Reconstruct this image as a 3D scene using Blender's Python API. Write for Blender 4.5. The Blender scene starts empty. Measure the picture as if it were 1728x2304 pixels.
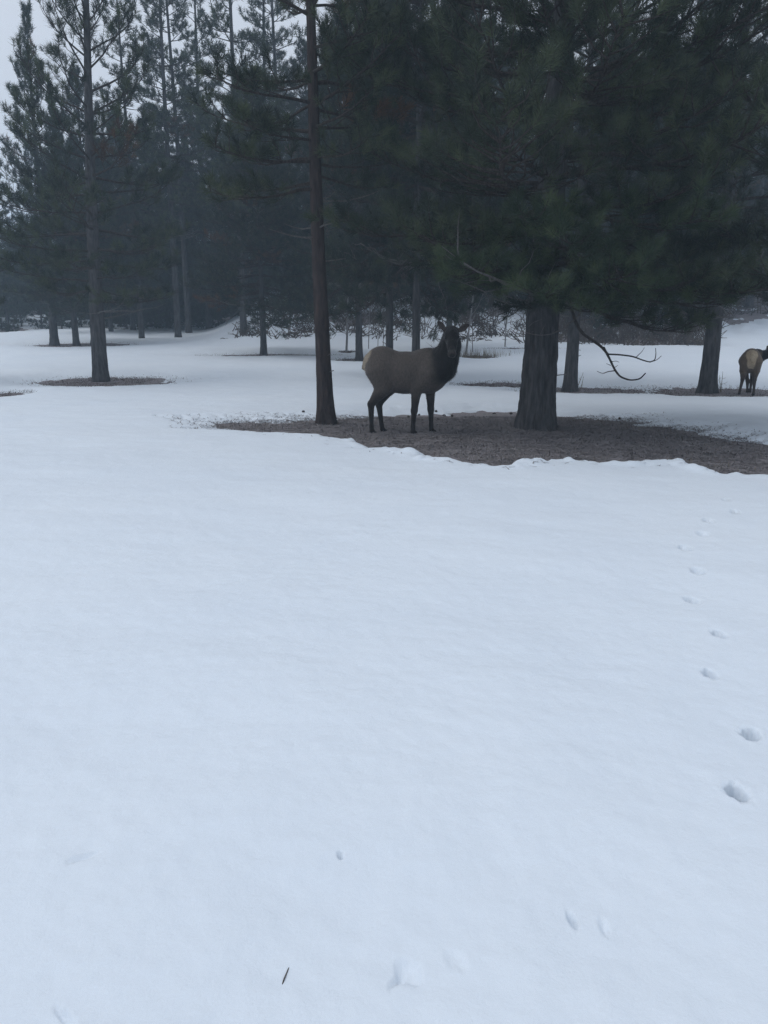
import bpy, math, random
import numpy as np
from mathutils import Vector, Matrix

R = math.radians
scene = bpy.context.scene
col = scene.collection

# ------------------------------------------------------------------ camera
CAM_H = 1.65
FPX, CX, CY = 1731.0, 864.0, 1152.0            # photograph: 1728 x 2304
PITCH = math.atan(408.0 / FPX)                 # looking slightly down
cam_d = bpy.data.cameras.new('camera')
cam_d.sensor_fit = 'VERTICAL'; cam_d.sensor_height = 36.0
cam_d.lens = 36.0 * FPX / 2304.0
cam_d.clip_start = 0.05; cam_d.clip_end = 2000
cam = bpy.data.objects.new('camera', cam_d); col.objects.link(cam)
cam.location = (0, 0, CAM_H); cam.rotation_euler = (R(90) - PITCH, 0, 0)
scene.camera = cam

# ------------------------------------------------------------------ sky and sun (overcast)
SUN_EL, SUN_AZ = R(62), R(-80)
world = bpy.data.worlds.new('World'); scene.world = world; world.use_nodes = True
nt = world.node_tree; nt.nodes.clear()
sky = nt.nodes.new('ShaderNodeTexSky'); sky.sky_type = 'NISHITA'; sky.sun_disc = False
sky.sun_elevation = SUN_EL; sky.sun_rotation = SUN_AZ
sky.air_density = 1.0; sky.dust_density = 3.0; sky.ozone_density = 1.0
hs = nt.nodes.new('ShaderNodeHueSaturation'); hs.inputs['Saturation'].default_value = 0.35
mixc = nt.nodes.new('ShaderNodeMix'); mixc.data_type = 'RGBA'
mixc.inputs['Factor'].default_value = 0.7
mixc.inputs['B'].default_value = (7.25, 7.85, 8.9, 1)      # the even cloud layer
bg = nt.nodes.new('ShaderNodeBackground'); bg.inputs['Strength'].default_value = 0.1
wo = nt.nodes.new('ShaderNodeOutputWorld')
nt.links.new(sky.outputs['Color'], hs.inputs['Color'])
nt.links.new(hs.outputs['Color'], mixc.inputs['A'])
nt.links.new(mixc.outputs['Result'], bg.inputs['Color'])
nt.links.new(bg.outputs['Background'], wo.inputs['Surface'])

sl = bpy.data.lights.new('sun', 'SUN'); sl.energy = 0.7; sl.angle = R(40); sl.color = (1.0, 0.985, 0.97)
sun = bpy.data.objects.new('sun', sl); col.objects.link(sun)
sd = Vector((math.sin(SUN_AZ) * math.cos(SUN_EL), math.cos(SUN_AZ) * math.cos(SUN_EL), math.sin(SUN_EL)))
sun.rotation_euler = sd.to_track_quat('Z', 'Y').to_euler(); sun.location = (0, 0, 60)

scene.view_settings.view_transform = 'Standard'; scene.view_settings.look = 'None'
scene.view_settings.exposure = 0.11; scene.view_settings.gamma = 1.0
scene.view_settings.use_curve_mapping = False
scene.render.engine = 'CYCLES'
cy = scene.cycles
cy.use_denoising = True; cy.denoising_prefilter = 'NONE'; cy.use_adaptive_sampling = True; cy.adaptive_threshold = .02
cy.max_bounces = 5; cy.diffuse_bounces = 3; cy.glossy_bounces = 1; cy.transmission_bounces = 1
cy.transparent_max_bounces = 4; cy.volume_bounces = 1
cy.caustics_reflective = False; cy.caustics_refractive = False

# ------------------------------------------------------------------ helpers
_rs = np.random.RandomState(7)
_perm = np.concatenate([_rs.permutation(256)] * 3)
_g3 = _rs.normal(size=(256, 3)); _g3 /= np.linalg.norm(_g3, axis=1)[:, None]

def noise3(x, y, z):
    x, y, z = np.broadcast_arrays(np.asarray(x, float), np.asarray(y, float), np.asarray(z, float))
    xi, yi, zi = np.floor(x).astype(int), np.floor(y).astype(int), np.floor(z).astype(int)
    xf, yf, zf = x - xi, y - yi, z - zi
    u, v, w = (t * t * t * (t * (t * 6 - 15) + 10) for t in (xf, yf, zf))
    def g(dx, dy, dz):
        h = _perm[(_perm[(_perm[(xi + dx) & 255] + yi + dy) & 255] + zi + dz) & 255]
        gr = _g3[h]
        return gr[..., 0] * (xf - dx) + gr[..., 1] * (yf - dy) + gr[..., 2] * (zf - dz)
    def lp(a, b, t): return a + (b - a) * t
    return lp(lp(lp(g(0,0,0), g(1,0,0), u), lp(g(0,1,0), g(1,1,0), u), v),
              lp(lp(g(0,0,1), g(1,0,1), u), lp(g(0,1,1), g(1,1,1), u), v), w) * 1.6

def noise2(x, y, s=0.0): return noise3(x, y, np.float64(s + 0.37))
def sstep(a, b, x):
    t = np.clip((x - a) / (b - a), 0, 1); return t * t * (3 - 2 * t)

def pix(px, py):
    """direction of the line of sight through a photograph pixel"""
    d = Vector(((px - CX) / FPX, -(py - CY) / FPX, -1.0))
    return Matrix.Rotation(R(90) - PITCH, 3, 'X') @ d

def at(px, py, Y):
    d = pix(px, py); k = Y / d.y
    return Vector((d.x * k, Y, CAM_H + d.z * k))

def ground_h(X, Y):
    X = np.asarray(X, float); Y = np.asarray(Y, float)
    r = np.logaddexp(0, (Y - 22.0) / 1.5) * 1.5
    z = 0.052 * np.minimum(r, 36) + 0.02 * np.maximum(r - 36, 0).clip(0, 60)
    xb = sstep(-11, -4.5, X + 0.1 * (Y - 40))
    bank = 2.9 * sstep(37.5, 54, Y + 1.5 * noise2(X * .15, Y * .15, 5)) * xb
    bank += (0.25 * noise2(X * .5, Y * .5, 9) + 0.12 * noise2(X * 1.4, Y * 1.4, 11)) * sstep(38.5, 43, Y) * xb
    und = 0.05 * noise2(X * .12, Y * .12, 1) * sstep(14, 24, np.hypot(X, Y))
    far = 0.1 * np.maximum(np.hypot(X, Y) - 62, 0).clip(0, 160) * sstep(20, 60, Y)
    return z + bank + und + far

def gp(px, py):
    """where the line of sight through a pixel meets the ground"""
    d = pix(px, py); Ys = np.linspace(1.0, 90, 3600); k = Ys / d.y
    g = ground_h(d.x * k, Ys); hit = np.nonzero(CAM_H + d.z * k < g)[0]
    i = hit[0] if len(hit) else len(Ys) - 1
    return Vector((d.x * k[i], Ys[i], g[i]))

def sp(px, py):
    """where the line of sight meets the flat snow surface in the foreground"""
    d = pix(px, py); k = (CAM_H - .115) / -d.z
    return Vector((d.x * k, d.y * k, .115))

def mesh_np(name, V, faces, mats=(), smooth=False, mat_idx=None):
    """faces: list of int arrays (n,3) or (n,4)"""
    me = bpy.data.meshes.new(name)
    V = np.ascontiguousarray(V, dtype=np.float32)
    me.vertices.add(len(V)); me.vertices.foreach_set('co', V.ravel())
    loops = np.concatenate([f.ravel() for f in faces]).astype(np.int32)
    tot = np.concatenate([np.full(len(f), f.shape[1], np.int32) for f in faces])
    st = np.concatenate([[0], np.cumsum(tot)[:-1]]).astype(np.int32)
    me.loops.add(len(loops)); me.loops.foreach_set('vertex_index', loops)
    me.polygons.add(len(tot)); me.polygons.foreach_set('loop_start', st)
    me.polygons.foreach_set('loop_total', tot)
    if mat_idx is not None: me.polygons.foreach_set('material_index', mat_idx.astype(np.int32))
    me.polygons.foreach_set('use_smooth', np.full(len(tot), smooth))
    for m in mats: me.materials.append(m)
    me.update(calc_edges=True); me.validate()
    return me

def link(name, me, parent=None, loc=None, rz=0.0, **props):
    o = bpy.data.objects.new(name, me); col.objects.link(o)
    if parent is not None: o.parent = parent
    if loc is not None: o.location = loc
    if rz: o.rotation_euler.z = rz
    for k, v in props.items():
        if v is not None: o[k] = v
    return o

class Acc:
    """collects tubes and loose triangles into one mesh"""
    def __init__(s): s.V = []; s.F = []; s.n = 0
    def add(s, V, F): s.V.append(V); s.F.append(F + s.n); s.n += len(V)
    def tube(s, P, rad, sides=5, cap=True):
        P = np.asarray(P, float); n = len(P); rad = np.broadcast_to(rad, n)
        T = np.gradient(P, axis=0); T /= np.linalg.norm(T, axis=1)[:, None] + 1e-9
        ref = np.array([0, 0, 1.0]) if abs(T[0, 2]) < .8 else np.array([1.0, 0, 0])
        A = np.cross(T, ref); A /= np.linalg.norm(A, axis=1)[:, None] + 1e-9
        B = np.cross(T, A)
        th = np.arange(sides) * 2 * math.pi / sides
        ring = P[:, None] + rad[:, None, None] * (np.cos(th)[None, :, None] * A[:, None] + np.sin(th)[None, :, None] * B[:, None])
        i = np.arange(n - 1)[:, None] * sides; j = np.arange(sides)[None]; k = (j + 1) % sides
        q = np.stack([i + j, i + k, i + sides + k, i + sides + j], -1).reshape(-1, 4)
        s.add(ring.reshape(-1, 3), np.concatenate([q[:, [0, 1, 2]], q[:, [0, 2, 3]]]))
    def mesh(s, name, mats, smooth=True):
        if not s.V: return None
        return mesh_np(name, np.concatenate(s.V), [np.concatenate(s.F)], mats, smooth)

# ------------------------------------------------------------------ materials
def mat(name, build):
    m = bpy.data.materials.new(name); m.use_nodes = True
    t = m.node_tree; p = t.nodes['Principled BSDF']; build(t, p); return m
def N(t, kind, **kw):
    n = t.nodes.new(kind)
    for k, v in kw.items():
        if k in n.inputs: n.inputs[k].default_value = v
        else: setattr(n, k, v)
    return n
def ramp(t, src, stops):
    r = t.nodes.new('ShaderNodeValToRGB'); e = r.color_ramp.elements
    while len(e) < len(stops): e.new(0.5)
    for i, (p, c) in enumerate(stops): e[i].position = p; e[i].color = (*c, 1)
    t.links.new(src, r.inputs['Fac']); return r.outputs['Color']
def coords(t, scale=(1, 1, 1), kind='Object'):
    c = N(t, 'ShaderNodeTexCoord'); m = N(t, 'ShaderNodeMapping'); m.inputs['Scale'].default_value = scale
    t.links.new(c.outputs[kind], m.inputs['Vector']); return m.outputs['Vector']
def nz(t, vec, scale, detail=4, rough=.55):
    n = N(t, 'ShaderNodeTexNoise', Scale=scale, Detail=detail, Roughness=rough)
    t.links.new(vec, n.inputs['Vector']); return n.outputs['Fac']
def bump(t, p, h, strength, dist):
    b = N(t, 'ShaderNodeBump', Strength=strength, Distance=dist)
    t.links.new(h, b.inputs['Height']); t.links.new(b.outputs['Normal'], p.inputs['Normal'])

def m_snow(t, p):
    v = coords(t)
    c = ramp(t, nz(t, v, 0.55, 5), [(.3, (.71, .77, .835)), (.7, (.75, .805, .86))])
    t.links.new(c, p.inputs['Base Color'])
    p.inputs['Roughness'].default_value = .6; p.inputs['Specular IOR Level'].default_value = .2
    bump(t, p, nz(t, v, 28, 6, .65), .25, .02)
SNOW = mat('snow', m_snow)
def m_soil(t, p):
    v = coords(t)
    a = nz(t, v, 1.3, 6, .6); b = nz(t, v, 22, 6, .7)
    c1 = ramp(t, a, [(.35, (.24, .235, .25)), (.52, (.30, .28, .295)), (.68, (.275, .275, .275))])
    c2 = ramp(t, b, [(.3, (.55, .53, .52)), (.7, (1.2, 1.17, 1.15))])
    m = N(t, 'ShaderNodeMix', data_type='RGBA', blend_type='MULTIPLY'); m.inputs['Factor'].default_value = 1
    t.links.new(c1, m.inputs['A']); t.links.new(c2, m.inputs['B'])
    t.links.new(m.outputs['Result'], p.inputs['Base Color'])
    p.inputs['Roughness'].default_value = .95; p.inputs['Specular IOR Level'].default_value = .1
    bump(t, p, b, .8, .03)
SOIL = mat('needle_litter_soil', m_soil)
def bark(c0, c1, c2, sc=1.0):
    def f(t, p):
        v = coords(t, (9 * sc, 9 * sc, 1.7 * sc)); a = nz(t, v, 1.6, 8, .65)
        c = ramp(t, a, [(.3, c0), (.5, c1), (.72, c2)])
        t.links.new(c, p.inputs['Base Color'])
        p.inputs['Roughness'].default_value = .95; p.inputs['Specular IOR Level'].default_value = .1
        bump(t, p, a, 1.0, .04)
    return f
BARK = mat('pine_bark_grey', bark((.034, .033, .034), (.074, .071, .072), (.125, .12, .12)))
BARK_RED = mat('pine_bark_reddish', bark((.025, .022, .022), (.054, .043, .041), (.088, .064, .056)))
BARK_PALE = mat('pale_sapling_bark', bark((.12, .11, .11), (.26, .25, .25), (.36, .35, .34)))
TWIG = mat('limb_bark', bark((.03, .026, .024), (.06, .05, .045), (.10, .085, .078), 2))
TWIG_DEAD = mat('dead_twig', bark((.10, .09, .085), (.15, .14, .135), (.22, .2, .19), 2))
def needles(c0, c1, c2, sc_=1.1, tint=False):
    def f(t, p):
        v = coords(t); a0 = nz(t, v, sc_, 4, .7); at0 = N(t, 'ShaderNodeAttribute', attribute_name='tint')
        mx = N(t, 'ShaderNodeMix', data_type='FLOAT'); mx.inputs[0].default_value = .6 if tint else 0.0
        t.links.new(a0, mx.inputs[2]); t.links.new(at0.outputs['Fac'], mx.inputs[3]); a = mx.outputs[0]
        c = ramp(t, a, [(.3, c0), (.5, c1), (.7, c2)])
        t.links.new(c, p.inputs['Base Color'])
        p.inputs['Roughness'].default_value = .6; p.inputs['Specular IOR Level'].default_value = .25
    return f
NEEDLE = mat('pine_needles', needles((.018, .025, .019), (.033, .045, .027), (.072, .090, .046), 1.9, True))
NEEDLE_DEEP = mat('pine_needles_deep', needles((.016, .022, .018), (.026, .036, .026), (.048, .060, .038), 1.7, True))
NEEDLE_LIT = mat('pine_needles_fresh', needles((.026, .040, .023), (.048, .072, .036), (.085, .112, .052), 1.9, True))  # open-sky light on the front boughs, put into a brighter needle green
NEEDLE_DEAD = mat('pine_needles_dead', needles((.05, .03, .02), (.085, .048, .028), (.12, .07, .04), 1.5, True))
DRY = mat('dry_brush', needles((.045, .036, .032), (.075, .058, .048), (.12, .095, .075)))
LITTER = mat('fallen_needles', needles((.155, .142, .144), (.20, .184, .186), (.25, .232, .23)))
STRAW = mat('dry_grass', needles((.10, .085, .06), (.17, .14, .095), (.24, .20, .13)))
CONE = mat('pine_cone', needles((.03, .022, .018), (.045, .032, .025), (.06, .042, .03)))

# ------------------------------------------------------------------ ground and snow
def poly_sd(X, Y, P):
    """signed distance to a polygon, positive inside"""
    P = np.asarray(P, float); d = np.full(X.shape, 1e9); ins = np.zeros(X.shape, bool)
    for a, b in zip(P, np.roll(P, -1, 0)):
        e = b - a; wx, wy = X - a[0], Y - a[1]
        k = np.clip((wx * e[0] + wy * e[1]) / (e @ e), 0, 1)
        d = np.minimum(d, np.hypot(wx - e[0] * k, wy - e[1] * k))
        c = (a[1] > Y) != (b[1] > Y)
        with np.errstate(divide='ignore', invalid='ignore'):
            ins ^= c & (X < (b[0] - a[0]) * (Y - a[1]) / (b[1] - a[1] + 1e-12) + a[0])
    return np.where(ins, d, -d)

MAIN = [gp(*p)[:2] for p in [(455, 951), (540, 951), (640, 948), (740, 943), (840, 938), (940, 931), (1060, 928), (1160, 926),
        (1250, 935), (1340, 942), (1420, 945), (1480, 962), (1560, 970), (1640, 988), (1728, 1003)]]
MAIN += [(6.6, 11.5), (7.5, 9.6), (6.0, 8.9)]
MAIN += [gp(*p)[:2] for p in [(1728, 1082), (1610, 1076), (1530, 1056), (1440, 1052), (1330, 1056), (1265, 1044), (1200, 1052), (1130, 1064),
        (1060, 1050), (960, 1037), (850, 1018), (770, 1000), (690, 988), (600, 980), (520, 972)]]
def ell(px0, px1, py0, py1):
    """a bare ellipse spanning pixel columns px0..px1 and rows py0 (far) .. py1 (near)"""
    cm = gp((px0 + px1) / 2, (py0 + py1) / 2); a = gp(px0, (py0 + py1) / 2); b = gp(px1, (py0 + py1) / 2)
    f = gp((px0 + px1) / 2, py0); n = gp((px0 + px1) / 2, py1)
    return (cm.x, (f.y + n.y) / 2, abs(b.x - a.x) / 2, max(.18, (f.y - n.y) / 2))
BANK = [(7.6, 39.2), (12, 38.6), (16.6, 38.8), (19, 45), (23, 56), (9.5, 56), (9.2, 46)]
ELLS = [ell(100, 385, 849, 869), ell(150, 300, 853, 867), ell(-60, 42, 884, 899), ell(90, 280, 772, 781), ell(-60, 55, 737, 750),
        ell(480, 720, 797, 803), ell(755, 850, 806, 815), ell(1040, 1190, 861, 871), ell(1190, 1460, 872, 888), ell(1470, 1800, 873, 894),
        ell(765, 800, 790, 795), ell(1040, 1110, 800, 808), ell(1110, 1250, 783, 788)]
def bare(X, Y):
    """> 0 where the ground is bare, roughly in metres"""
    s = poly_sd(X, Y, MAIN)
    n = .18 * noise2(X * 1.3, Y * 1.3, 2) + .13 * noise2(X * 4, Y * 4, 3) + .10 * noise2(X * 11, Y * 11, 4)
    farside = sstep(11.6, 12.6, Y)
    s = s + n * (.6 + .35 * farside) + .22 * noise2(X * .9, Y * 2.2, 6) * (.3 + farside)
    s = np.maximum(s, poly_sd(X, Y, BANK) - .5 + 1.4 * n + 1.3 * noise2(X * .5, Y * .5, 61))
    upper = (noise2(X * .55, Y * .4, 62) * 1.6 + .30 * (Y - 44.8)) * sstep(39.5, 41, Y) - 6 * sstep(40.5, 39.5, Y) - 6 * sstep(-5.5, -8.5, X)
    s = np.maximum(s, np.minimum(upper + 1.5 * n, 1.0))
    for (cx, cy, a, b) in ELLS:
        q = np.hypot((X - cx) / a, (Y - cy) / b)
        s = np.maximum(s, (1 - q) * min(b, .8) * .9 + n * min(.8, b))
    return s

PRINTS = []   # (x, y, half length, half width, depth, heading)
for px, py, sz in [(1633, 1121, .8), (1653, 1148, .8), (1594, 1168, .9), (1583, 1199, 1.), (1541, 1232, 1.05), (1570, 1286, 1.), (1558, 1346, .85),
                   (1618, 1424, 1.), (1597, 1508, .95), (1690, 1640, 1.1), (1658, 1778, 1.1)]:
    g = sp(px, py); PRINTS.append((g.x, g.y, (.037 * sz) * (1.35 if py < 1400 else 1), .025 * sz * (1.35 if py < 1400 else 1), .10 * sz, random.Random(px).uniform(-.35, .35)))
for px, py, a, b, dp, h in [(766, 1942, .012, .008, .03, .3), (1288, 2079, .028, .010, .03, .15), (1360, 2095, .03, .012, .012, 0), (920, 2196, .036, .028, .018, .5),
                            (893, 2215, .024, .010, .014, -.6), (1026, 2172, .03, .022, .008, .6), (190, 1938, .05, .012, .012, -1.0), (146, 2292, .04, .01, .012, .9)]:
    g = sp(px, py); PRINTS.append((g.x, g.y, a, b, dp, h))

def snow_top(X, Y):
    g = ground_h(X, Y); s = bare(X, Y)
    t0 = .115 + .035 * noise2(X * .5, Y * .5, 21) + .014 * noise2(X * 1.8, Y * 2.4, 22) + .0042 * noise2(X * 3.5, Y * 7, 23) + .0022 * noise2(X * 19, Y * 19, 24) + .004 * noise2(X * 9, Y * 11, 27)
    near_lip = np.exp(-((s + .18) / .16) ** 2) * sstep(12, 10.5, Y) * (.03 + .10 * noise2(X * 1.7, Y * 1.7, 25).clip(-.2, 1) + .04 * noise2(X * 6, Y * 6, 26))
    th = t0 * sstep(.02, -.28 - .55 * sstep(11.4, 12.4, Y), s) + near_lip
    th = np.where(s > -.03, -.05 * sstep(-.03, .06, s) + th, th)
    z = g + th
    for (cx, cy, a, b, dp, h) in PRINTS:
        m = (np.abs(X - cx) < .35) & (np.abs(Y - cy) < .35)
        if not m.any(): continue
        dx, dy = X[m] - cx, Y[m] - cy; c, sn = math.cos(h), math.sin(h)
        u, v = dx * c + dy * sn, -dx * sn + dy * c
        wob = 1 + .32 * noise2(u * 34, v * 34, cx) + .16 * noise2(u * 80, v * 80, cx + 1)
        q = np.hypot(u / b, v / a) * wob
        z[m] += -dp * ((sstep(1.15, .75, q) * .9 + .1 * sstep(2.4, .8, q)) if dp > .05 else sstep(1.4, .3, q)) + .006 * np.exp(-((q - 1.7) / .4) ** 2) * (dp > .05) \
                + min(.03, dp * .4) * (noise2(u * 40, v * 40, cx + 3) * (1 if dp > .05 else .4) + np.exp(-(u / .007) ** 2) * (dp > .08)) * sstep(1.1, .5, q)
    return z

def polar(rs, ths):
    r, t = np.meshgrid(rs, ths, indexing='ij')
    nr, nt_ = r.shape
    i = np.arange(nr - 1)[:, None] * nt_; j = np.arange(nt_)[None]; k = (j + 1) % nt_
    q = np.stack([i + j, i + nt_ + j, i + nt_ + k, i + k], -1).reshape(-1, 4)[:, ::-1]
    return r * np.sin(t), r * np.cos(t), q
def soil_z(X, Y):
    return ground_h(X, Y) + (.022 * noise2(X * 3.5, Y * 3.5, 31) + .014 * noise2(X * 9, Y * 9, 32)) * (np.hypot(X, Y) < 30) - .012
rs = [.05, .5, 1.0, 1.3]; r = 1.3
while r < 75:
    dr = min(max(.0075, .0010 * r * r), .05) if r < 17.5 else min(.08 + (r - 17.5) * .012, .4)
    r += dr; rs.append(r)
rs += [78, 84, 95, 120, 170, 260, 420, 700]
th_f = np.linspace(R(-29), R(29), 375); th_c = np.linspace(R(29), R(331), 80)[1:-1]
GX, GY, Q = polar(np.array(rs), np.concatenate([th_f, th_c]))
V = np.stack([GX, GY, snow_top(GX, GY)], -1).reshape(-1, 3)
snow = link('snow', mesh_np('snow', V, [Q], [SNOW], True), kind='structure')
gx, gy, q = polar(np.array([.05] + list(np.geomspace(1, 80, 200)) + [120, 200, 400, 700]), np.concatenate([np.linspace(R(-30), R(30), 170), np.linspace(R(30), R(330), 60)[1:-1]]))
V = np.stack([gx, gy, soil_z(gx, gy)], -1).reshape(-1, 3)
link('ground', mesh_np('ground', V, [q], [SOIL], True), kind='structure')

# ------------------------------------------------------------------ pines
def tuft_templates(n, w, ln, seed, k=6):
    rg = np.random.RandomState(seed); out = []
    for _ in range(k):
        a = rg.uniform(-.16, .02, n) * (ln / .2); ph = R(8) + R(66) * rg.rand(n) ** .9; az = rg.rand(n) * 2 * math.pi
        L = ln * rg.uniform(.7, 1.12, n)
        d = np.stack([np.sin(ph) * np.cos(az), np.sin(ph) * np.sin(az), np.cos(ph)], -1)
        p0 = np.zeros((n, 3)); p0[:, 2] = a
        side = np.cross(d, rg.normal(size=(n, 3))); side /= np.linalg.norm(side, axis=1)[:, None] + 1e-9
        tri = np.stack([p0 + d * .02 - side * w / 2, p0 + d * .02 + side * w / 2, p0 + d * L[:, None]], 1)
        out.append(tri.reshape(-1, 3))
    return out
def frames(D):
    D = D / (np.linalg.norm(D, axis=1)[:, None] + 1e-9)
    ref = np.where(np.abs(D[:, 2:3]) < .9, np.array([[0, 0, 1.0]]), np.array([[1.0, 0, 0]]))
    A = np.cross(ref, D); A /= np.linalg.norm(A, axis=1)[:, None] + 1e-9
    return np.stack([A, np.cross(D, A), D], -1)
def tufts_mesh(name, P, D, m, n, w, ln, seed):
    if not len(P): return None
    T = tuft_templates(n, w, ln, seed); M = frames(np.array(D)); P = np.array(P); rg = np.random.RandomState(seed)
    sc = rg.uniform(.75, 1.2, len(P)); VV = []; TT = []; tint = rg.uniform(.12, .88, len(P))
    pick = rg.randint(0, len(T), len(P))
    for k, t in enumerate(T):
        s = pick == k
        if s.any(): VV.append((np.einsum('nij,vj->nvi', M[s], t) * sc[s][:, None, None] + P[s][:, None]).reshape(-1, 3)); TT.append(np.repeat(tint[s], len(t)))
    V = np.concatenate(VV)
    me = mesh_np(name, V, [np.arange(len(V)).reshape(-1, 3)], [m], False)
    me.attributes.new('tint', 'FLOAT', 'POINT').data.foreach_set('value', np.concatenate(TT).astype(np.float32))
    return me

def trunk_mesh(name, H, r0, top, m, seed, sides=28, rings=90, flare=.35, rough=.07, bend=.1, tip=.1):
    rg = np.random.RandomState(seed)
    t = np.linspace(0, 1, rings) ** 1.35; z = -.2 + t * (H + .2)
    rad = r0 * ((1 - t) * (1 - tip) + tip) * (1 + flare * np.exp(-np.maximum(z, 0) / .28))
    ox = top[0] * t + bend * np.sin(t * 5 + seed) * t; oy = top[1] * t + bend * np.cos(t * 4 + seed) * t
    th = np.arange(sides) * 2 * math.pi / sides
    zz, tt = np.meshgrid(z, th, indexing='ij')
    k = max(3.0, r0 * 16)
    cxn, cyn = np.cos(tt) * k, np.sin(tt) * k
    ridge = 1 - 2 * np.abs(noise3(cxn, cyn, zz * 1.1 + seed)) + .5 * noise3(cxn * 2.3, cyn * 2.3, zz * 4 + seed)
    lobes = .10 * np.cos(tt * 5 + seed) * np.exp(-np.maximum(zz, 0) / .35)
    rr = rad[:, None] * (1 + rough * ridge + lobes)
    V = np.stack([ox[:, None] + rr * np.cos(tt), oy[:, None] + rr * np.sin(tt), zz], -1).reshape(-1, 3)
    i = np.arange(rings - 1)[:, None] * sides; j = np.arange(sides)[None]; kk = (j + 1) % sides
    q = np.stack([i + j, i + kk, i + sides + kk, i + sides + j], -1).reshape(-1, 4)
    me = mesh_np(name, V, [q], [m], True)
    def axis(h):
        tq = (h + .2) / (H + .2); s = tq
        return np.array([top[0] * s + bend * math.sin(s * 5 + seed) * s, top[1] * s + bend * math.cos(s * 4 + seed) * s, h]), r0 * ((1 - s ) * (1 - tip) + tip)
    return me, axis

def curve_branch(p0, az, el, L, up, seed_rg, nseg=7, wander=.12, droop=0.0):
    P = [np.array(p0)]; a = az; step = L / nseg
    for i in range(nseg):
        s = (i + 1) / nseg
        e = el - droop * math.sin(s * math.pi) + up * s * s + seed_rg.normal() * wander * .5
        a += seed_rg.normal() * wander
        P.append(P[-1] + step * np.array([math.cos(a) * math.cos(e), math.sin(a) * math.cos(e), math.sin(e)]))
    return np.array(P)

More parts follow.
